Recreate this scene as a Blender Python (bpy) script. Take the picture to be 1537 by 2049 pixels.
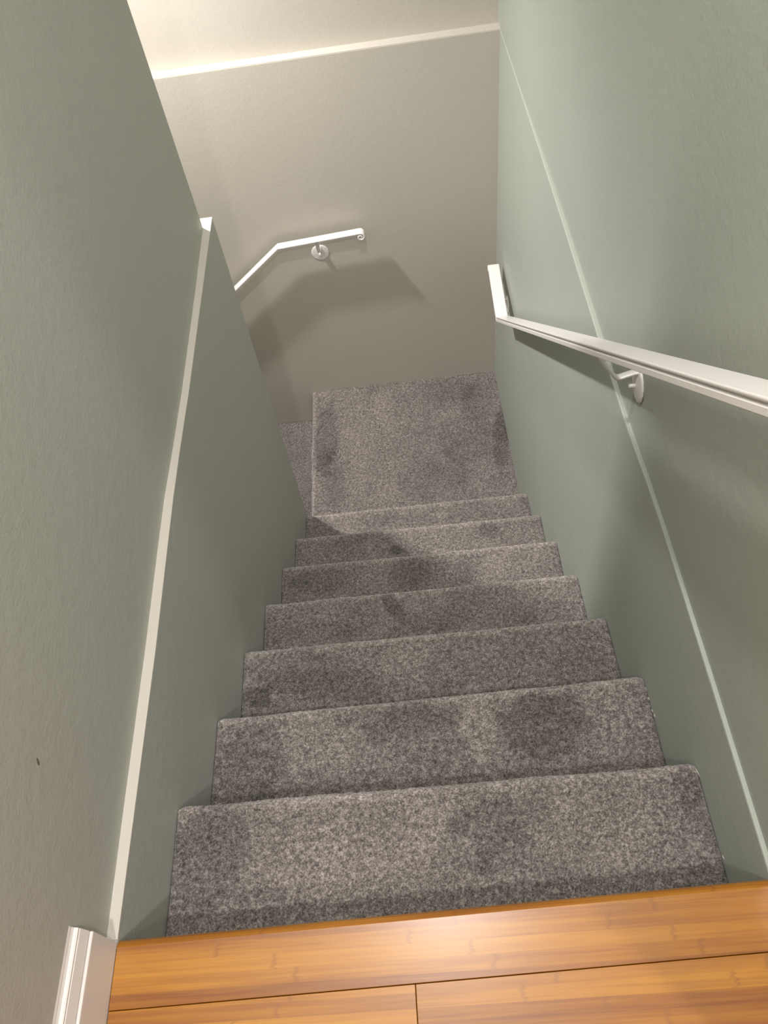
import bpy, bmesh, math
import numpy as np
from mathutils import Vector, Matrix

scene = bpy.context.scene
for o in list(bpy.data.objects):
    bpy.data.objects.remove(o, do_unlink=True)
COL = scene.collection

# ------------------------------------------------------------------ camera
# x: across the stair (0 = left lower wall), y: down the stair, z: up (0 = wooden floor)
CAM = np.array([0.51737, -0.24741, 1.25448])
FPX = 1664.13
RX, RY, RZ = 0.64457, 0.11679, -0.04490
def _rot(rx, ry, rz):
    cx, sx, cy, sy, cz, sz = math.cos(rx), math.sin(rx), math.cos(ry), math.sin(ry), math.cos(rz), math.sin(rz)
    X = np.array([[1, 0, 0], [0, cx, -sx], [0, sx, cx]])
    Y = np.array([[cy, 0, sy], [0, 1, 0], [-sy, 0, cy]])
    Z = np.array([[cz, -sz, 0], [sz, cz, 0], [0, 0, 1]])
    return Z @ Y @ X
RC = _rot(RX, RY, RZ)
def at(u, v, ax, val):
    """pixel -> point on the plane (axis ax = val)"""
    d = RC @ np.array([(u - 768.5) / FPX, -(v - 1024.5) / FPX, -1.0])
    return CAM + d * ((val - CAM[ax]) / d[ax])
cd = bpy.data.cameras.new('camera')
cd.sensor_fit = 'VERTICAL'
cd.sensor_height = 36.0
cd.sensor_width = 27.0
cd.lens = FPX / 2049.0 * 36.0
cd.clip_start = 0.02
cam = bpy.data.objects.new('camera', cd)
COL.objects.link(cam)
cam.matrix_world = Matrix.Translation(Vector(CAM)) @ Matrix(RC.tolist()).to_4x4()
scene.camera = cam

# ------------------------------------------------------------------ world, exposure
w = bpy.data.worlds.new('world')
scene.world = w
w.use_nodes = True
w.node_tree.nodes['Background'].inputs[0].default_value = (0.9, 0.92, 1.0, 1)
w.node_tree.nodes['Background'].inputs[1].default_value = 0.05
scene.view_settings.view_transform = 'Standard'
scene.view_settings.look = 'None'
scene.view_settings.gamma = 1.0
scene.view_settings.use_curve_mapping = False
scene.view_settings.exposure = 0.0

# lamps out of view, one of them an added fill (built at the end): strengths in W/m2-ish emission units
LAMP_STAIR = ((0.38, 0.60, 2.44), 790.0)    # downlight in the ceiling over the stair
LAMP_HALL = ((0.32, -0.90, 2.44), 940.0)    # downlight in the hall ceiling
LAMP_FILL = ((1.70, -1.30, 2.44), 880.0)    # unseen fill downlight, added to brighten the left wall
LAMP_LOWER = ((-0.57, 2.25, 1.02), 172.0)    # shaded spot over the lower flight
LOWER_AIM = (0.34, -0.22, -0.91)
LAMP_COLOR = (1.0, 0.955, 0.925)

# ------------------------------------------------------------------ dimensions
H = 0.18989            # riser
G = 0.25               # going
CEIL = 2.45
YB = 2.622             # far wall, below the ledge
YBU = 2.668            # far wall, above the ledge
YH = -4.5              # end of the hall behind
XH = 3.5               # far side of the hall
YC = -0.32             # where the right wall ends and the hall widens
XL2 = -2.0             # far end of the lower flight
ZLOW = -3.0

def lerp(tab, y):
    return float(np.interp(y, [t[0] for t in tab], [t[1] for t in tab]))
LOW_L = [(-9, 0.0), (0, 0.0), (.46, -.002), (.68, -.006), (.80, -.008), (.93, -.008), (1.10, -.006), (1.45, -.007), (1.765, -.008)]
UP_L = [(-9, -.017), (0, -.016), (.2, -.0185), (.46, -.0205), (.68, -.0245), (.80, -.026), (.93, -.0235), (1.1, -.022), (1.45, -.0245), (1.722, -.029)]
LOW_R = [(-9, .911), (.3, .911), (.6, .909), (.72, .906), (.85, .9005), (1.1, .897), (1.5, .8945), (1.85, .8905), (2.2, .885), (2.7, .877)]
UP_R = [(-9, .919), (.3, .918), (.6, .9165), (.72, .914), (.85, .909), (1.1, .9075), (1.5, .9045), (1.85, .8985), (2.2, .889), (2.7, .878)]
TR = 0.0221            # the lower right wall leans in by this much per metre of depth
def x_right(y, z):
    return lerp(LOW_R, y) + TR * z

# ------------------------------------------------------------------ material helpers
def new_mat(name):
    m = bpy.data.materials.new(name)
    m.use_nodes = True
    nt = m.node_tree
    return m, nt, nt.nodes, nt.links, nt.nodes['Principled BSDF']

def mth(N, L, op, a, b=None, c=None):
    n = N.new('ShaderNodeMath'); n.operation = op
    for i, v in enumerate((a, b, c)):
        if v is None: continue
        if isinstance(v, (int, float)): n.inputs[i].default_value = v
        else: L.new(v, n.inputs[i])
    return n.outputs[0]

def noise(N, L, vec, scale, detail=3.0, rough=0.55):
    n = N.new('ShaderNodeTexNoise')
    n.inputs['Scale'].default_value = scale
    n.inputs['Detail'].default_value = detail
    n.inputs['Roughness'].default_value = rough
    if vec is not None: L.new(vec, n.inputs['Vector'])
    return n

def ramp(N, L, fac, stops):
    r = N.new('ShaderNodeValToRGB')
    e = r.color_ramp.elements
    while len(e) < len(stops): e.new(0.5)
    for i, (p, c) in enumerate(stops):
        e[i].position = p; e[i].color = (*c, 1)
    L.new(fac, r.inputs[0])
    return r.outputs[0]

def paint(name, col, col2, rough=0.55, bump=0.17, scale=190.0):
    m, nt, N, L, P = new_mat(name)
    g = N.new('ShaderNodeNewGeometry')
    big = noise(N, L, g.outputs['Position'], 2.2, 4)
    c = ramp(N, L, big.outputs['Fac'], [(0.3, col), (0.7, col2)])
    L.new(c, P.inputs['Base Color'])
    P.inputs['Roughness'].default_value = rough
    a = noise(N, L, g.outputs['Position'], scale, 4, 0.6)
    b = noise(N, L, g.outputs['Position'], 38.0, 3)
    s = mth(N, L, 'ADD', a.outputs['Fac'], mth(N, L, 'MULTIPLY', b.outputs['Fac'], 1.6))
    bn = N.new('ShaderNodeBump')
    bn.inputs['Strength'].default_value = bump
    bn.inputs['Distance'].default_value = 0.004
    L.new(s, bn.inputs['Height'])
    L.new(bn.outputs[0], P.inputs['Normal'])
    return m

M_SAGE = paint('sage_paint', (0.408, 0.440, 0.388), (0.426, 0.458, 0.406))
M_SAGE_LIFTED = paint('sage_paint_lifted', (0.460, 0.468, 0.422), (0.478, 0.486, 0.440))  # sage lightened and warmed to stand in for light on the left wall
M_LEDGE = paint('cream_ledge_paint', (0.60, 0.565, 0.50), (0.62, 0.585, 0.52), 0.5, 0.15)
M_GREIGE = paint('greige_paint', (0.52, 0.485, 0.42), (0.54, 0.505, 0.44), 0.55, 0.10)
M_CEIL = paint('ceiling_paint', (0.66, 0.65, 0.62), (0.68, 0.67, 0.64), 0.8)
M_TRIM = paint('white_trim_enamel', (0.80, 0.76, 0.73), (0.82, 0.78, 0.75), 0.3, 0.05)
M_RAIL = paint('white_rail_enamel', (0.88, 0.85, 0.83), (0.90, 0.87, 0.85), 0.28, 0.04, 90.0)

def carpet_mat():
    m, nt, N, L, P = new_mat('grey_cut_pile_carpet')
    g = N.new('ShaderNodeNewGeometry')
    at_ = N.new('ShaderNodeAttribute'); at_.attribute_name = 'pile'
    n1 = noise(N, L, g.outputs['Position'], 330.0, 3, 0.7)
    n2 = noise(N, L, g.outputs['Position'], 120.0, 3, 0.6)
    f = mth(N, L, 'ADD', mth(N, L, 'MULTIPLY', n1.outputs['Fac'], 0.6), mth(N, L, 'MULTIPLY', n2.outputs['Fac'], 0.4))
    c = ramp(N, L, f, [(0.37, (0.072, 0.062, 0.056)), (0.50, (0.200, 0.178, 0.164)), (0.63, (0.42, 0.385, 0.360))])
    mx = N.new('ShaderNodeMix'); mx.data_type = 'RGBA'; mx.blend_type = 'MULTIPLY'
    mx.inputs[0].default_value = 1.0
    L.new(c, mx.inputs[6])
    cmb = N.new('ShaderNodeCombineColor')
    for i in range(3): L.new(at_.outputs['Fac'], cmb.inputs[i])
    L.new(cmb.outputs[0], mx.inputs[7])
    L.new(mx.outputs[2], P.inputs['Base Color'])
    P.inputs['Roughness'].default_value = 0.95
    P.inputs['Specular IOR Level'].default_value = 0.1
    P.inputs['Sheen Weight'].default_value = 0.7
    P.inputs['Sheen Roughness'].default_value = 0.35
    bn = N.new('ShaderNodeBump')
    bn.inputs['Strength'].default_value = 0.8
    bn.inputs['Distance'].default_value = 0.003
    L.new(f, bn.inputs['Height']); L.new(bn.outputs[0], P.inputs['Normal'])
    return m
M_CARPET = carpet_mat()

def bamboo_mat():
    m, nt, N, L, P = new_mat('amber_bamboo')
    tc = N.new('ShaderNodeTexCoord')
    oi = N.new('ShaderNodeObjectInfo')
    sep = N.new('ShaderNodeSeparateXYZ'); L.new(tc.outputs['Object'], sep.inputs[0])
    x, y = sep.outputs[0], sep.outputs[1]
    wob = noise(N, L, tc.outputs['Object'], 6.0, 2)
    x = mth(N, L, 'ADD', x, mth(N, L, 'MULTIPLY', oi.outputs['Random'], 7.3))
    # laminated strips, each with its own tone
    row = mth(N, L, 'FLOOR', mth(N, L, 'DIVIDE', y, 0.0185))
    key = mth(N, L, 'ADD', row, mth(N, L, 'MULTIPLY', oi.outputs['Random'], 91.0))
    wn = N.new('ShaderNodeTexWhiteNoise'); wn.noise_dimensions = '1D'; L.new(key, wn.inputs['W'])
    # long grain
    cv = N.new('ShaderNodeCombineXYZ')
    L.new(mth(N, L, 'MULTIPLY', x, 5.0), cv.inputs[0])
    L.new(mth(N, L, 'MULTIPLY', y, 210.0), cv.inputs[1])
    L.new(key, cv.inputs[2])
    gr = noise(N, L, cv.outputs[0], 1.0, 5, 0.65)
    cv2 = N.new('ShaderNodeCombineXYZ')
    L.new(mth(N, L, 'MULTIPLY', x, 2.2), cv2.inputs[0])
    L.new(mth(N, L, 'MULTIPLY', y, 46.0), cv2.inputs[1])
    gr2 = noise(N, L, cv2.outputs[0], 1.0, 3, 0.5)
    f = mth(N, L, 'ADD', mth(N, L, 'MULTIPLY', gr.outputs['Fac'], 0.44),
            mth(N, L, 'ADD', mth(N, L, 'MULTIPLY', gr2.outputs['Fac'], 0.40), mth(N, L, 'MULTIPLY', wn.outputs['Value'], 0.22)))
    c = ramp(N, L, f, [(0.34, (0.23, 0.068, 0.002)), (0.50, (0.355, 0.128, 0.004)), (0.68, (0.50, 0.210, 0.012))])
    # the knuckles of the cane
    ph = mth(N, L, 'FRACT', mth(N, L, 'ADD', mth(N, L, 'DIVIDE', x, 0.27), mth(N, L, 'MULTIPLY', wn.outputs['Value'], 9.7)))
    ph = mth(N, L, 'ADD', ph, mth(N, L, 'MULTIPLY', mth(N, L, 'SUBTRACT', gr.outputs['Fac'], 0.5), 0.10))
    kn = mth(N, L, 'SUBTRACT', 1.0, mth(N, L, 'MULTIPLY', mth(N, L, 'ABSOLUTE', mth(N, L, 'SUBTRACT', ph, 0.5)), 55.0))
    kn = mth(N, L, 'MULTIPLY', mth(N, L, 'MAXIMUM', kn, 0.0), 0.48)
    mx = N.new('ShaderNodeMix'); mx.data_type = 'RGBA'; mx.blend_type = 'MIX'
    L.new(kn, mx.inputs[0]); L.new(c, mx.inputs[6]); mx.inputs[7].default_value = (0.22, 0.072, 0.008, 1)
    L.new(mx.outputs[2], P.inputs['Base Color'])
    P.inputs['Roughness'].default_value = 0.42
    P.inputs['Coat Weight'].default_value = 0.7
    P.inputs['Coat Roughness'].default_value = 0.27
    bn = N.new('ShaderNodeBump'); bn.inputs['Strength'].default_value = 0.12; bn.inputs['Distance'].default_value = 0.001
    L.new(f, bn.inputs['Height']); L.new(bn.outputs[0], P.inputs['Normal'])
    return m
M_BAMBOO = bamboo_mat()

def flat(name, col, rough=0.6, metal=0.0):
    m, nt, N, L, P = new_mat(name)
    g = N.new('ShaderNodeNewGeometry')
    n = noise(N, L, g.outputs['Position'], 60.0, 3)
    c = ramp(N, L, n.outputs['Fac'], [(0.3, tuple(v * 0.93 for v in col)), (0.7, col)])
    L.new(c, P.inputs['Base Color'])
    P.inputs['Roughness'].default_value = rough
    P.inputs['Metallic'].default_value = metal
    return m
M_DARK = flat('bare_board_paper', (0.13, 0.105, 0.085), 0.9)
M_SUB = flat('subfloor_wood', (0.30, 0.22, 0.14), 0.9)
M_FLECK = flat('dried_white_caulk', (0.62, 0.60, 0.56), 0.6)

def glow(name, strength):
    m, nt, N, L, P = new_mat(name)
    P.inputs['Base Color'].default_value = (0.8, 0.8, 0.8, 1)
    P.inputs['Emission Color'].default_value = (*LAMP_COLOR, 1)
    P.inputs['Emission Strength'].default_value = strength
    return m

# ------------------------------------------------------------------ object helpers
def link(name, me, mat, parent=None, smooth=False):
    o = bpy.data.objects.new(name, me)
    COL.objects.link(o)
    if mat is not None and len(me.materials) == 0: me.materials.append(mat)
    if parent is not None: o.parent = parent
    if smooth: me.polygons.foreach_set('use_smooth', [True] * len(me.polygons))
    return o

def mesh(name, verts, faces):
    me = bpy.data.meshes.new(name)
    me.from_pydata([tuple(map(float, v)) for v in verts], [], faces)
    bm = bmesh.new(); bm.from_mesh(me)
    bmesh.ops.recalc_face_normals(bm, faces=bm.faces)
    bm.to_mesh(me); bm.free()
    return me

def struct(o):
    o['kind'] = 'structure'
    return o

def empty(name, loc, label, cat):
    o = bpy.data.objects.new(name, None)
    o.empty_display_size = 0.05
    o.location = loc
    COL.objects.link(o)
    o['label'] = label; o['category'] = cat
    return o

def rel(parent, o):
    """keep a child built in world coordinates where it stands"""
    o.parent = parent
    o.matrix_parent_inverse = Matrix.Translation(-Vector(parent.location))
    return o

def prism(top, z1, z0, lean=0.0):
    """solid between z0 and z1 over a footprint; lean shifts x with depth"""
    n = len(top)
    v = [(x, y, z1) for x, y in top] + [(x + lean * (z0 - z1), y, z0) for x, y in top]
    f = [list(range(n)), list(range(2 * n - 1, n - 1, -1))]
    f += [[i, n + i, n + (i + 1) % n, (i + 1) % n] for i in range(n)]
    return v, f

def join(*parts):
    V, F = [], []
    for v, f in parts:
        b = len(V); V += v; F += [[i + b for i in q] for q in f]
    return V, F

def boxvf(x0, x1, y0, y1, z0, z1):
    return prism([(x0, y0), (x1, y0), (x1, y1), (x0, y1)], z1, z0)

def bevel(o, width, seg=2, angle=40):
    b = o.modifiers.new('bevel', 'BEVEL')
    b.width = width; b.segments = seg; b.limit_method = 'ANGLE'; b.angle_limit = math.radians(angle)
    return o

# ------------------------------------------------------------------ walls
ys = sorted(set(t[0] for t in LOW_L if 0 <= t[0] < 1.76)) 
low = [(lerp(LOW_L, y), y) for y in [YH - .1] + ys] + [(-.008, 1.766), (XL2 - .1, 1.766), (XL2 - .1, 1.60), (-.15, 1.60), (-.15, YH - .1)]
ysu = sorted(set(t[0] for t in UP_L if 0 <= t[0] < 1.72))
up = [(lerp(UP_L, y), y) for y in [YH - .1] + ysu] + [(-.029, 1.722), (XL2 - .1, 1.722), (XL2 - .1, 1.60), (-.15, 1.60), (-.15, YH - .1)]
v, f = join(prism(up, CEIL + .05, -.02), prism(low, 0.0, ZLOW - .1))
wall_left = struct(link('wall_left', mesh('wall_left', v, f), M_SAGE_LIFTED))
bevel(wall_left, 0.003, 2, 60)

ysr = [t[0] for t in LOW_R if 0 < t[0] < 2.69]
lowr = [(lerp(LOW_R, y), y) for y in [YC] + ysr + [YB + .1]] + [(1.06, YB + .1), (1.06, YC)]
upr = [(lerp(UP_R, y), y) for y in [YC] + ysr + [YBU + .1]] + [(1.06, YBU + .1), (1.06, YC + .14), (XH + .1, YC + .14), (XH + .1, YC)]
v, f = join(prism(upr, CEIL + .05, -.02), prism(lowr, 0.0, ZLOW - .1, TR))
wall_right = struct(link('wall_right', mesh('wall_right', v, f), M_SAGE))
bevel(wall_right, 0.003, 2, 60)

v, f = join(boxvf(XL2 - .1, 1.0, YBU, YBU + .12, -.02, CEIL + .05),
            prism([(XL2 - .1, YB + .006), (1.0, YB - .002), (1.0, YBU + .12), (XL2 - .1, YBU + .12)], 0.0, ZLOW - .1))
wall_far = struct(link('wall_far', mesh('wall_far', v, f), M_GREIGE))
bevel(wall_far, 0.003, 2, 60)

v, f = boxvf(XL2 - .12, XL2, 1.60, YBU + .1, ZLOW - .1, CEIL + .05)
struct(link('wall_lower_flight', mesh('wall_lower_flight', v, f), M_GREIGE))
v, f = boxvf(-.15, XH + .1, YH - .12, YH, -.1, CEIL + .05)
struct(link('wall_behind', mesh('wall_behind', v, f), M_SAGE))
v, f = boxvf(XH, XH + .12, YH - .1, YC + .1, -.1, CEIL + .05)
struct(link('wall_hall', mesh('wall_hall', v, f), M_SAGE))
v, f = boxvf(XL2 - .12, XH + .1, YH - .12, YBU + .12, CEIL, CEIL + .12)
struct(link('ceiling', mesh('ceiling', v, f), M_CEIL))
v, f = boxvf(XL2 - .12, 1.06, -.3, YBU + .1, ZLOW - .1, ZLOW)
struct(link('floor_lower', mesh('floor_lower', v, f), M_CARPET))

# painted ledges that run round the stairwell at floor level
def ledge(name, inner, outer, mat):
    n = len(inner)
    V = [(x, y, .0006) for x, y in inner] + [(x, y, .0006) for x, y in outer] + [(x, y, -.004) for x, y in inner] + [(x, y, -.004) for x, y in outer]
    F = []
    for i in range(n - 1):
        F += [[i, i + 1, n + i + 1, n + i], [2 * n + i, 2 * n + i + 1, i + 1, i]]
    return struct(link(name, mesh(name, V, F), mat))
yl_ = [.0] + [y for y in ysu if y > 0] + [1.7655]
ledge('trim_1', [(lerp(LOW_L, y) + .0003, y) for y in yl_], [(lerp(UP_L, min(y, 1.722)) - .002 if y < 1.75 else -.34, y) for y in yl_], M_LEDGE)
xf_ = [XL2, -1.0, 0.0, .884]
ledge('trim_2', [(x, YB + .0016 - .0027 * x - .0003) for x in xf_], [(x, YBU + .002) for x in xf_], M_LEDGE)

# chip in the paint of the left wall
c0 = at(76, 1524, 0, -.0178)
bm = bmesh.new()
bmesh.ops.create_uvsphere(bm, u_segments=12, v_segments=8, radius=1.0)
bmesh.ops.transform(bm, verts=bm.verts, matrix=Matrix.Translation(Vector((-.0183, c0[1], c0[2]))) @ Matrix.Rotation(math.radians(-30), 4, 'X') @ Matrix.Diagonal((.0012, .0026, .0060, 1)))
me = bpy.data.meshes.new('paint_chip'); bm.to_mesh(me); bm.free()
link('paint_chip', me, M_DARK, wall_left, True)

# ------------------------------------------------------------------ wooden floor: planks with a nosing board at the stair
SKEW = 0.0184
v, f = join(boxvf(-.02, .93, YC - .1, -.03, -.12, -.0165), boxvf(-.02, XH + .02, YH - .05, YC - .01, -.12, -.0165))
floor = struct(link('floor', mesh('floor', v, f), M_SUB))
# drywall band under the floor edge, hidden from above
def plank(x0, x1, ya, yb, nose=False):
    """board between two skewed lines y = ya + SKEW*x and y = yb + SKEW*x"""
    r = .0006
    if nose:
        prof = [(ya, -.016), (ya, -r), (ya + r, 0.0), (yb - .0110, 0.0), (yb - .0078, -.0010), (yb - .0040, -.0034),
                (yb - .0012, -.0072), (yb, -.0120), (yb - .0005, -.0175), (yb - .004, -.022), (yb - .03, -.022), (yb - .03, -.016)]
    else:
        prof = [(ya, -.016), (ya, -r), (ya + r, 0.0), (yb - r, 0.0), (yb, -r), (yb, -.016)]
    V = []
    n = len(prof)
    for xi, dz in ((x0, -r), (x0 + r, 0), (x1 - r, 0), (x1, -r)):
        for (yy, zz) in prof:
            V.append((xi, yy + SKEW * xi, zz if zz < -r * 1.5 else zz + dz))
    F = [list(range(n)), list(range(4 * n - 1, 3 * n - 1, -1))]
    for k in range(3):
        F += [[k * n + i, k * n + (i + 1) % n, (k + 1) * n + (i + 1) % n, (k + 1) * n + i] for i in range(n)]
    # local origin at the board's near corner
    ox, oy = x0, ya
    V = [(a - ox, b - oy, c) for a, b, c in V]
    me = mesh('plank', V, F)
    o = link('plank' if not nose else 'nosing_board', me, M_BAMBOO, floor)
    o.location = (ox, oy, 0)
    return o
GAP = .0009
XE0, XE1 = .0005, .9085
plank(XE0, XE1, -.0875, .0005, True)
rows = 46
y1 = -.0875 - GAP
for r in range(rows):
    y0 = y1 - .0945
    end = XE1 if y1 > YC - .085 else XH
    if y1 < YH + .05: break
    if r == 0: joints = [.4195]
    else: joints = [q for q in np.arange((.17 + .37 * r) % .80 + .05, end - .1, .96)]
    xs = [XE0] + list(joints) + [end]
    for a, b in zip(xs[:-1], xs[1:]):
        plank(a + GAP * .5, b - GAP * .5, y0, y1)
    y1 = y0 - GAP

# drywall face closing the stair under the nosing (riser of the first drop)
# ------------------------------------------------------------------ baseboards
BBP = [(0, 0), (0, .0830), (-.0003, .0852), (-.0014, .0862), (-.0028, .0860), (-.0056, .0848), (-.0060, .0860), (-.0040, .0892),
       (-.0078, .1088), (-.0112, .1082), (-.0114, .1098), (-.0088, .1112), (-.0086, .1128), (-.0102, .1142), (-.0134, .1158),
       (-.0150, .1195), (-.0156, .1240), (-.0166, .1276), (-.0184, .1297), (-.0196, .1300), (-.0196, 0)]
def baseboard(name, xface, sgn, y0, y1):
    n = len(BBP)
    V = [(xface + sgn * u, y, z + .0002) for y in (y0, y1) for u, z in BBP]
    F = [list(range(n)), list(range(2 * n - 1, n - 1, -1))] + [[i, (i + 1) % n, n + (i + 1) % n, n + i] for i in range(n)]
    return struct(link(name, mesh(name, V, F), M_TRIM))
baseboard('baseboard_left', 0.0002, 1, YH, -.0045)
baseboard('baseboard_right', 0.9065, -1, YC, .0105)

# ------------------------------------------------------------------ carpeted stair
rng = np.random.default_rng(7)
# pile marks pressed into the carpet (footprints, vacuum strokes): step, pixel centre, pixel radii, tilt, strength
MARKS = [
    (1, 420, 1700, 70, 130, 0, -.22), (1, 960, 1670, 110, 60, 25, -.22), (1, 1380, 1590, 26, 60, 0, -.20), (1, 640, 1720, 120, 80, 0, .10),
    (1, 1010, 1700, 60, 40, 30, -.14), (1, 1200, 1650, 120, 90, 0, .10), (1, 640, 1600, 90, 22, 0, .10), (1, 700, 1740, 50, 60, -20, -.06),
    (2, 500, 1525, 75, 90, 0, -.20), (2, 1085, 1450, 85, 75, 0, -.30), (2, 958, 1465, 36, 85, 0, .20), (2, 830, 1440, 95, 38, 10, -.16),
    (2, 650, 1500, 80, 60, 0, .10), (2, 1230, 1430, 60, 80, 0, .08),
    (3, 660, 1370, 150, 34, -10, -.22), (3, 515, 1395, 30, 20, -20, -.30), (3, 806, 1345, 50, 52, 0, .14), (3, 1150, 1290, 40, 50, 0, -.12), (3, 950, 1285, 40, 16, 0, -.10),
    (3, 900, 1350, 40, 50, 0, -.05),
    (4, 788, 1215, 16, 40, 25, -.30), (4, 640, 1265, 110, 22, 0, -.12), (4, 880, 1240, 70, 26, 0, -.12), (4, 1050, 1180, 90, 26, 0, .08),
    (5, 820, 1150, 46, 34, 20, -.22), (5, 640, 1165, 60, 26, 0, -.18), (5, 930, 1140, 22, 30, 10, -.12), (5, 1030, 1115, 60, 30, 0, .06),
    (6, 793, 1100, 12, 10, 0, -.40), (6, 980, 1062, 26, 16, -30, -.25), (6, 700, 1080, 30, 12, 0, -.1),
    (7, 800, 1042, 80, 12, -5, -.12), (7, 1046, 1004, 10, 14, 0, -.15),
    (8, 652, 880, 24, 70, -4, -.26), (8, 668, 950, 20, 60, 4, -.12), (8, 1004, 875, 16, 70, -8, -.30), (8, 960, 800, 40, 40, 0, -.12),
    (8, 870, 960, 70, 40, 0, -.10), (8, 930, 880, 60, 50, 0, -.10), (8, 770, 815, 20, 40, 0, .10), (8, 740, 860, 50, 60, 0, .08), (8, 900, 780, 60, 24, 0, -.12),
    (8, 800, 960, 60, 30, 0, .05),
]
def smooth_noise(x, y, seed, scale):
    """cheap smooth value noise"""
    rr = np.random.default_rng(seed)
    gsz = 64
    t = rr.random((gsz, gsz))
    u = x / scale; v_ = y / scale
    iu = np.floor(u).astype(int); iv = np.floor(v_).astype(int)
    fu = u - iu; fv = v_ - iv
    fu = fu * fu * (3 - 2 * fu); fv = fv * fv * (3 - 2 * fv)
    g_ = lambda a, b: t[a % gsz, b % gsz]
    return (g_(iu, iv) * (1 - fu) + g_(iu + 1, iv) * fu) * (1 - fv) + (g_(iu, iv + 1) * (1 - fu) + g_(iu + 1, iv + 1) * fu) * fv

def pile_value(k, X, Y, z):
    n = smooth_noise(X + .13 * k, Y + 1.7, 31, .11) * .55 + smooth_noise(X + 3.1, Y + .31 * k, 32, .045) * .45
    p = 1.0 + (n - .5) * .34
    for (kk, u, v_, ru, rv, ang, s) in MARKS:
        if kk != k: continue
        c = at(u, v_, 2, z); a = at(u + ru, v_, 2, z); b = at(u, v_ + rv, 2, z)
        rx = abs(a[0] - c[0]); ry = abs(b[1] - c[1])
        th = math.radians(ang)
        dx, dy = X - c[0], Y - c[1]
        e = np.sqrt(((dx * math.cos(th) + dy * math.sin(th)) / rx) ** 2 + ((-dx * math.sin(th) + dy * math.cos(th)) / ry) ** 2)
        e = e + (smooth_noise(X * 1.0, Y * 1.0, 55, .02) - .5) * .35
        p = p + 1.15 * s * np.clip((1.15 - e) / .32, 0, 1)
    return np.clip(p, .35, 1.5)

def arc_resample(prof, step):
    P = np.array(prof, float)
    d = np.r_[0, np.cumsum(np.linalg.norm(np.diff(P, axis=0), axis=1))]
    s = np.linspace(0, d[-1], max(4, int(d[-1] / step)))
    return np.c_[np.interp(s, d, P[:, 0]), np.interp(s, d, P[:, 1])]

def carpet_sheet(name, k, prof, span, step, amp, parent, along='x'):
    """carpet following a profile (run, z), swept across; span(run, z) -> (start, end)"""
    pr = arc_resample(prof, step)
    T = np.gradient(pr, axis=0); T /= np.linalg.norm(T, axis=1)[:, None]
    Nn = np.c_[-T[:, 1], T[:, 0]]
    m = len(pr)
    a0, a1 = zip(*[span(r, z) for r, z in pr])
    n = int((max(a1) - min(a0)) / step)
    t = np.linspace(0, 1, n)
    A = np.array(a0)[:, None] * (1 - t) + np.array(a1)[:, None] * t
    h = rng.random((m, n)) - .5
    h = (h + .5 * (np.roll(h, 1, 0) + np.roll(h, 1, 1))) * amp
    edge = np.minimum(np.minimum(A - A[:, :1], A[:, -1:] - A) / .012, 1.0)
    low_ = (smooth_noise(A * 1.0, (pr[:, 0][:, None] + 0 * A), 91 + k, .09) - .5) * .003
    h = h + low_ - .004 * (1 - edge) ** 2
    R = pr[:, 0][:, None] + Nn[:, 0][:, None] * h
    Z = pr[:, 1][:, None] + Nn[:, 1][:, None] * h
    # ragged, slightly jittered tufts
    A = A + (rng.random((m, n)) - .5) * step * .6
    if along == 'x': X, Y = A, R
    else: X, Y = R, A
    co = np.stack([X, Y, Z], -1).reshape(-1, 3)
    idx = np.arange(m * n).reshape(m, n)
    q = np.stack([idx[:-1, :-1], idx[:-1, 1:], idx[1:, 1:], idx[1:, :-1]], -1).reshape(-1, 4)
    if along == 'y': q = q[:, ::-1]
    me = bpy.data.meshes.new(name)
    me.vertices.add(len(co)); me.vertices.foreach_set('co', co.ravel())
    me.loops.add(q.size); me.loops.foreach_set('vertex_index', q.ravel().astype(np.int32))
    me.polygons.add(len(q)); me.polygons.foreach_set('loop_start', np.arange(0, q.size, 4, dtype=np.int32))
    me.polygons.foreach_set('loop_total', np.full(len(q), 4, np.int32))
    me.update(calc_edges=True)
    pv = pile_value(k, X, Y, -min(k, 8) * H if along == 'x' else float(np.max(pr[:, 1])))
    # bright grazing rim of each nosing, painted into the pile colour
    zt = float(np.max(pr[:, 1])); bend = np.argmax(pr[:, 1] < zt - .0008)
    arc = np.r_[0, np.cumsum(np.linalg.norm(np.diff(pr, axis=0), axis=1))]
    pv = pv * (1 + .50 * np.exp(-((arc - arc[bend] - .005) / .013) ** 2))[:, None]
    # neighbouring tufts lean differently: fibre to fibre tone
    pv = pv * (1 + (rng.random((m, n)) - .5) * .35)
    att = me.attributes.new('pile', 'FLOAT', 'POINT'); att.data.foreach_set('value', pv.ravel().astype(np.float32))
    o = link(name, me, M_CARPET, None, True)
    return rel(parent, o)

stair = empty('staircase', (.45, 0, -8 * H), 'upper flight of grey carpeted stairs between sage walls, ending in a landing', 'staircase')
NOSE_L = [.0005, .2495, .4946, .7539, 1.003, 1.2521, 1.5027, 1.7463]
NOSE_R = [.017, .2489, .5036, .7530, 1.0021, 1.2500, 1.4962, 1.7419]

def step_profile(y0, y1, z, drop, r=.016):
    """tread from y0 to the rounded nosing at y1, then the riser below"""
    P = [(y0, z), (y0 + .03, z), (y1 - r * 1.6, z)]
    for a in np.linspace(80, -60, 9):
        P.append((y1 - r + r * math.cos(math.radians(a)), z - r + r * math.sin(math.radians(a))))
    P += [(y1 - .022, z - .045), (y1 - .026, z - drop - .004)]
    return P

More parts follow.
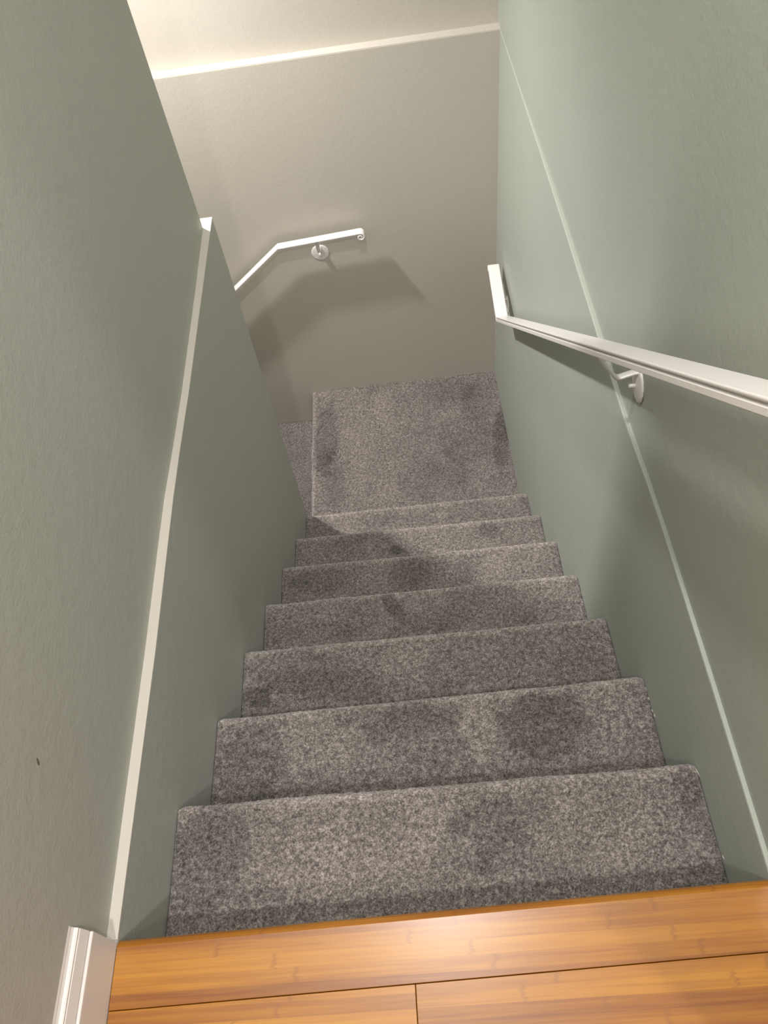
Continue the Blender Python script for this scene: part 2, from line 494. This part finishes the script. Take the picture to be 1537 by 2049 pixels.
for k in range(1, 8):
    z = -k * H
    yl, yr = NOSE_L[k], NOSE_R[k]
    ym = .5 * (yl + yr)
    prev = .5 * (NOSE_L[k - 1] + NOSE_R[k - 1])
    st = {1: .0024, 2: .0026, 3: .003, 4: .0034}.get(k, .004)
    prof = step_profile(prev - .030, ym, z, H)
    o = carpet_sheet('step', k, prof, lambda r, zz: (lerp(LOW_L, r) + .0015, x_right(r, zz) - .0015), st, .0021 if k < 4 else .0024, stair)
    # shear so that the nosing ends land where they do
    sl = (yr - yl) / .9
    me = o.data
    co = np.empty(len(me.vertices) * 3); me.vertices.foreach_get('co', co); co = co.reshape(-1, 3)
    wgt = np.clip((co[:, 1] - prev) / (ym - prev), 0, 1)
    co[:, 1] += (co[:, 0] - .45) * sl * wgt
    me.vertices.foreach_set('co', co.ravel()); me.update()

# landing: its nosing faces left, over the lower flight
ZL = -8 * H
XN = -.024
def land_profile():
    r = .016
    P = [(.90, ZL), (XN + .04, ZL)]
    for a in np.linspace(100, 240, 9):
        P.append((XN + r + r * math.cos(math.radians(a)), ZL - r + r * math.sin(math.radians(a))))
    P += [(XN + .022, ZL - .045), (XN + .026, ZL - H - .004)]
    return P
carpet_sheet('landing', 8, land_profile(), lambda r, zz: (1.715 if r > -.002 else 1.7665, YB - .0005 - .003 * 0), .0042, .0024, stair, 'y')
lower = empty('staircase', (XN - .6, 2.2, -13 * H), 'lower flight of grey carpeted stairs turning off under the curled handrail', 'staircase')
for j in range(1, 6):
    z = -(8 + j) * H
    xn = XN - j * G
    r = .016
    P = [(xn + G + .03, z), (xn + .04, z)]
    for a in np.linspace(100, 240, 9):
        P.append((xn + r + r * math.cos(math.radians(a)), z - r + r * math.sin(math.radians(a))))
    P += [(xn + .022, z - .045), (xn + .026, z - H - .004)]
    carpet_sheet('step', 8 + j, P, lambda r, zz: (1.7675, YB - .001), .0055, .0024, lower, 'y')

# riser boards behind the carpet of the first drop, under the wooden nosing
v, f = boxvf(.001, .906, -.035, -.028, -H - .01, -.017)
rb = link('riser_board', mesh('riser_board', v, f), M_SUB)
rel(stair, rb)

# ------------------------------------------------------------------ handrails
def sweep(name, path, side, prof, mat, parent, smooth=False, cap=True):
    """sweep a closed profile (u along side, v along up) down a path, mitred at the corners"""
    P = [Vector(p) for p in path]
    s0 = Vector(side).normalized()
    V, n = [], len(prof)
    for i, p in enumerate(P):
        if i == 0: t = (P[1] - P[0]).normalized(); sc = 1
        elif i == len(P) - 1: t = (P[-1] - P[-2]).normalized(); sc = 1
        else:
            a = (P[i] - P[i - 1]).normalized(); b = (P[i + 1] - P[i]).normalized()
            t = (a + b).normalized(); sc = 1 / max(.3, t.dot(a))
        sd = (s0 - t * s0.dot(t)).normalized()
        upv = sd.cross(t).normalized()
        for (u, vv) in prof:
            V.append(p + sd * u + upv * vv * sc)
    F = []
    for i in range(len(P) - 1):
        F += [[i * n + j, i * n + (j + 1) % n, (i + 1) * n + (j + 1) % n, (i + 1) * n + j] for j in range(n)]
    if cap: F += [list(range(n))[::-1], list(range((len(P) - 1) * n, len(P) * n))]
    return rel(parent, link(name, mesh(name, V, F), mat, None, smooth))

def cap_profile(w_, t_):
    h_ = w_ / 2
    r = t_ * .5
    P = []
    for a in np.linspace(-90, 60, 7):
        P.append((h_ - r + r * math.cos(math.radians(a)), -t_ + r + r * math.sin(math.radians(a))))
    P += [(h_ * .75, -.0003), (0, 0), (-h_ * .75, -.0003)]
    for a in np.linspace(120, 270, 7):
        P.append((-h_ + r + r * math.cos(math.radians(a)), -t_ + r + r * math.sin(math.radians(a))))
    return P

def body_profile(w_, v0, v1):
    h_ = w_ / 2
    c = .0016
    return [(-h_ + .006, v0), (-h_ + .006, v0 - .0030), (-h_ + c, v0 - .0035), (-h_, v0 - .0035 - c), (-h_, v1 + c), (-h_ + c, v1),
            (h_ - c, v1), (h_, v1 + c), (h_, v0 - .0035 - c), (h_ - c, v0 - .0035), (h_ - .006, v0 - .0030), (h_ - .006, v0)]

def spiral(p, d, upv, r0, turns, seg):
    """points of a scroll that rolls under from p, heading d"""
    out = []
    c = Vector(p) - Vector(upv) * r0
    for i in range(1, seg + 1):
        a = turns * 2 * math.pi * i / seg
        r = r0 * (1 - .62 * i / seg)
        out.append(c + Vector(d) * (r * math.sin(a)) + Vector(upv) * (r * math.cos(a)))
    return out

def disc(name, c, nrm, prof, mat, parent, seg=40, lobes=0, lob=0.0):
    """turned part: prof = (radius, height along nrm)"""
    nrm = Vector(nrm).normalized()
    a = nrm.orthogonal().normalized(); b = nrm.cross(a)
    V, F = [], []
    m = len(prof)
    for i in range(seg):
        th = 2 * math.pi * i / seg
        for (r, hh) in prof:
            rr = r * (1 + lob * math.cos(lobes * th)) if lobes and r > .006 else r
            V.append(Vector(c) + (a * math.cos(th) + b * math.sin(th)) * rr + nrm * hh)
    for i in range(seg):
        j = (i + 1) % seg
        F += [[i * m + q, j * m + q, j * m + q + 1, i * m + q + 1] for q in range(m - 1)]
    me = mesh(name, V, F)
    return link(name, me, mat, None, True)

ROSE = [(.0005, .0075), (.008, .0075), (.016, .0068), (.024, .0050), (.030, .0042), (.0335, .0034), (.0355, .0018), (.0358, 0.0), (.0340, -.001)]
def bracket(parent, wall_pt, nrm, rail_pt, tang, rscale=1.0):
    """rosette on the wall, strap that leaves it, dips and turns up to a plate under the rail"""
    wall_pt, nrm, rail_pt, tang = Vector(wall_pt), Vector(nrm).normalized(), Vector(rail_pt), Vector(tang).normalized()
    upv = (rail_pt - wall_pt); upv = upv - nrm * upv.dot(nrm); upv.normalize()
    # strap
    s = wall_pt + upv * .029 + nrm * .003
    reach = (rail_pt - s).dot(nrm); rise = (rail_pt - s).dot(upv); drift = (rail_pt - s).dot(tang - upv * tang.dot(upv) - nrm * tang.dot(nrm))
    pts = []
    ctrl = [(0, 0), (.18, -.003), (.36, -.007), (.47, -.0085), (.56, -.004), (.66, .008), (.84, .55 * rise), (1.0, rise - .001)]
    for q, (a_, b_) in enumerate(ctrl):
        pts.append(s + nrm * (reach * a_) + upv * b_)
    # smooth
    fine = []
    for i in range(len(pts) - 1):
        for t_ in np.linspace(0, 1, 5)[:-1]:
            p0 = pts[max(i - 1, 0)]; p1 = pts[i]; p2 = pts[i + 1]; p3 = pts[min(i + 2, len(pts) - 1)]
            fine.append(.5 * ((2 * p1) + (-p0 + p2) * t_ + (2 * p0 - 5 * p1 + 4 * p2 - p3) * t_ ** 2 + (-p0 + 3 * p1 - 3 * p2 + p3) * t_ ** 3))
    fine.append(pts[-1])
    side = nrm.cross(upv)
    hw, ht = .0068, .0024
    strap = [(-hw, -ht), (hw, -ht), (hw + .0008, 0), (hw, ht), (-hw, ht), (-hw - .0008, 0)]
    br = sweep('bracket', fine, side, strap, M_RAIL, parent, True)
    ro = disc('rosette', wall_pt, nrm, [(r * rscale, h_) for r, h_ in ROSE], M_RAIL, None, 48, 16, .018)
    ro.parent = br
    sc = disc('screw_cap', wall_pt - upv * .002, nrm, [(.0003, .019), (.0042, .0185), (.0052, .017), (.0054, .006)], M_RAIL, None, 20)
    sc.parent = br
    # plate under the rail
    tt = tang
    pl_c = rail_pt + Vector((0, 0, 0))
    n2 = upv
    V = []
    sd = tt.cross(nrm).normalized()
    path = [rail_pt - tt * .031, rail_pt + tt * .031]
    pl = sweep('mounting_plate', path, nrm, [(-.010, -.0035), (.010, -.0035), (.010, .0005), (-.010, .0005)], M_RAIL, parent)
    bevel(pl, .0012, 2)
    return br

# --- rail on the right wall, following the stair
A0 = Vector((.8355, -.06, .9475)); Bd = Vector((.818, 2.132, -.774)); Ed = Vector((.825, 2.432, -.774))
slope = (Bd - A0).normalized()
A1 = A0 - Vector((0, .16, 0))
rail = empty('handrail', (.83, 1.0, .0), 'white painted metal handrail sloping down the sage green wall beside the stair', 'handrail')
SIDE = (1, 0, 0)
scr = spiral(Ed, (0, 1, 0), (0, 0, 1), .0155, 1.12, 26)
scr0 = [p for p in spiral(A1, (0, -1, 0), (0, 0, 1), .0155, 1.12, 26)][::-1]
CW, CT = .044, .0055
sweep('cap_rail', scr0 + [A1, A0, Bd, Ed] + scr, SIDE, cap_profile(CW, CT), M_RAIL, rail)
sweep('channel', [A1 + Vector((0, .03, 0)), A0, Bd, Ed - Vector((0, .03, 0))], SIDE, body_profile(.0425, -CT + .0004, -.0190), M_RAIL, rail)
def rail_at(y, dv=-.0205):
    t_ = (y - A0.y) / (Bd.y - A0.y)
    p_ = A0.lerp(Bd, t_)
    nrm_up = Vector((1, 0, 0)).cross(slope)
    if nrm_up.z < 0: nrm_up = -nrm_up
    return p_ + nrm_up * (-abs(dv))
wp = at(1277.5, 768, 0, .9085)
wp[0] = lerp(UP_R, wp[1])
nrm_up = Vector((1, 0, 0)).cross(slope)
if nrm_up.z < 0: nrm_up = -nrm_up
# foot of the perpendicular from the rosette to the rail underside
base = rail_at(wp[1])
off = Vector(wp) - base
rp = rail_at(wp[1] + .022)
bracket(rail, wp, (-1, 0, 0), rp, slope)
yb2 = 2.31
bracket(rail, (x_right(yb2, -.86), yb2, -.872), (-1, 0, 0), (.8215, yb2, -.774 - .0205), (0, 1, 0), .95)
yb3 = -.02
bracket(rail, (lerp(UP_R, 0.15), .08, .70), (-1, 0, 0), rail_at(.12), slope)

# --- rail on the far wall, over the lower flight
Y2 = 2.568
Eb = Vector((.326, Y2, -.639)); Bb = Vector((-.003, Y2, -.660))
sl2 = Vector((-.783, 0, -.622)).normalized()
Db = Bb + sl2 * 1.9
rail2 = empty('handrail', (0, Y2, -.66), 'white handrail with a curled end on the beige wall above the landing', 'handrail')
dirE = (Eb - Bb).normalized()
upE = Vector((-dirE.z, 0, dirE.x))
scr2 = spiral(Eb, dirE, upE, .0195, 1.35, 34)
sweep('cap_rail', [Db, Bb, Eb] + scr2, (0, -1, 0), cap_profile(.036, .0075), M_RAIL, rail2)
wq = at(641, 505, 1, YB)
tq = (wq[0] - Bb.x) / (Eb.x - Bb.x)
rq = Bb.lerp(Eb, tq) - upE * .0075
bracket(rail2, (wq[0], YB + .001, wq[2]), (0, -1, 0), rq, dirE)
pq = Bb + sl2 * 1.2
bracket(rail2, (pq.x - .02, YB + .004, pq.z - .10), (0, -1, 0), pq - Vector((-.622, 0, .783)) * .0075, sl2)

# ------------------------------------------------------------------ crumbs of caulk along the carpet edge
def fleck(u, v_, ax, val, s, rot=0.0):
    c = at(u, v_, ax, val)
    bm = bmesh.new()
    bmesh.ops.create_icosphere(bm, subdivisions=2, radius=1.0)
    for q in bm.verts: q.co *= 1 + .25 * math.sin(7 * q.co.x + 5 * q.co.y + 3 * q.co.z)
    bmesh.ops.transform(bm, verts=bm.verts, matrix=Matrix.Translation(Vector(c)) @ Matrix.Rotation(rot, 4, 'X') @ Matrix.Diagonal((*s, 1)))
    me = bpy.data.meshes.new('paint_fleck'); bm.to_mesh(me); bm.free()
    return link('paint_fleck', me, M_FLECK, wall_right if val > .4 else wall_left, True)
for (u, v_) in ((1292, 1378), (1298, 1398), (1305, 1422), (1310, 1432)):
    fleck(u, v_, 0, .9005, (.0012, .006, .0016), -.6)
fleck(1331, 1495, 0, .905, (.0008, .0035, .003), 0)
fleck(1396, 1545, 0, .904, (.0010, .010, .0016), -.5)
fleck(1447, 1715, 0, .9065, (.0008, .004, .002), -.4)
fleck(355, 1680, 0, .0008, (.0016, .007, .004), .3)
fleck(356, 1692, 0, .0010, (.0014, .004, .003), .3)
fleck(346, 1808, 0, .0008, (.0008, .012, .0015), -.2)

# ------------------------------------------------------------------ lamps
def downlight(name, pos, strength, label):
    x, y, z = pos
    e = empty(name, (x, y, CEIL), label, 'ceiling light')
    rel(e, disc('trim_ring', (x, y, CEIL), (0, 0, -1), [(.056, .001), (.060, .011), (.066, .013), (.084, .007), (.090, .0)], M_TRIM, None, 48))
    rel(e, disc('lens', (x, y, CEIL), (0, 0, -1), [(.0005, .006), (.02, .006), (.04, .006), (.058, .006)], glow('lit_lens', strength), None, 40))
    return e
downlight('recessed_light', *LAMP_STAIR, 'round recessed downlight in the ceiling over the stair')
downlight('recessed_light', *LAMP_HALL, 'round recessed downlight in the ceiling over the wooden floor')
downlight('recessed_light', *LAMP_FILL, 'added fill downlight, out of view, brightening the left wall')
(x, y, z), s_ = LAMP_LOWER
e = empty('pendant_lamp', (x, y, CEIL), 'small white cone-shaded lamp hanging on a cord over the lower flight', 'pendant light')
R = .030
ax = -Vector(LOWER_AIM).normalized()
pc = Vector((x, y, z)) + ax * .053
gl = disc('bulb', pc, ax, [(max(R * math.cos(a), .0005), R * math.sin(a)) for a in np.linspace(-math.pi / 2, math.pi / 2, 15)], glow('lit_bulb', 60.0), None, 24)
rel(e, gl)
sh = disc('lamp_shade', pc, ax, [(.130, -.040), (.131, -.039), (.128, -.037), (.060, .060), (.022, .080), (.019, .077), (.057, .056), (.126, -.039), (.130, -.040)], M_TRIM, None, 48)
rel(e, sh)
ld = bpy.data.lights.new('bulb_light', 'SPOT')
ld.energy = s_; ld.color = LAMP_COLOR; ld.spot_size = math.radians(126); ld.spot_blend = 1.0; ld.shadow_soft_size = .045
lo = bpy.data.objects.new('bulb_light', ld)
COL.objects.link(lo); lo.location = (x, y, z)
lo.rotation_euler = (-ax).to_track_quat('-Z', 'Y').to_euler()
rel(e, lo)
ho = disc('lamp_holder', pc + ax * (R - .002), ax, [(.020, 0), (.022, .01), (.020, .05), (.008, .062), (.003, .07)], M_TRIM, None, 24)
rel(e, ho)
tp = pc + ax * (R + .066)
cb = disc('cord', tp, (0, 0, 1), [(.003, 0), (.003, CEIL - tp.z)], M_TRIM, None, 10)
rel(e, cb)
cn = disc('ceiling_rose', (tp.x, tp.y, CEIL), (0, 0, -1), [(.05, 0), (.05, .015), (.02, .03), (.003, .035)], M_TRIM, None, 32)
rel(e, cn)
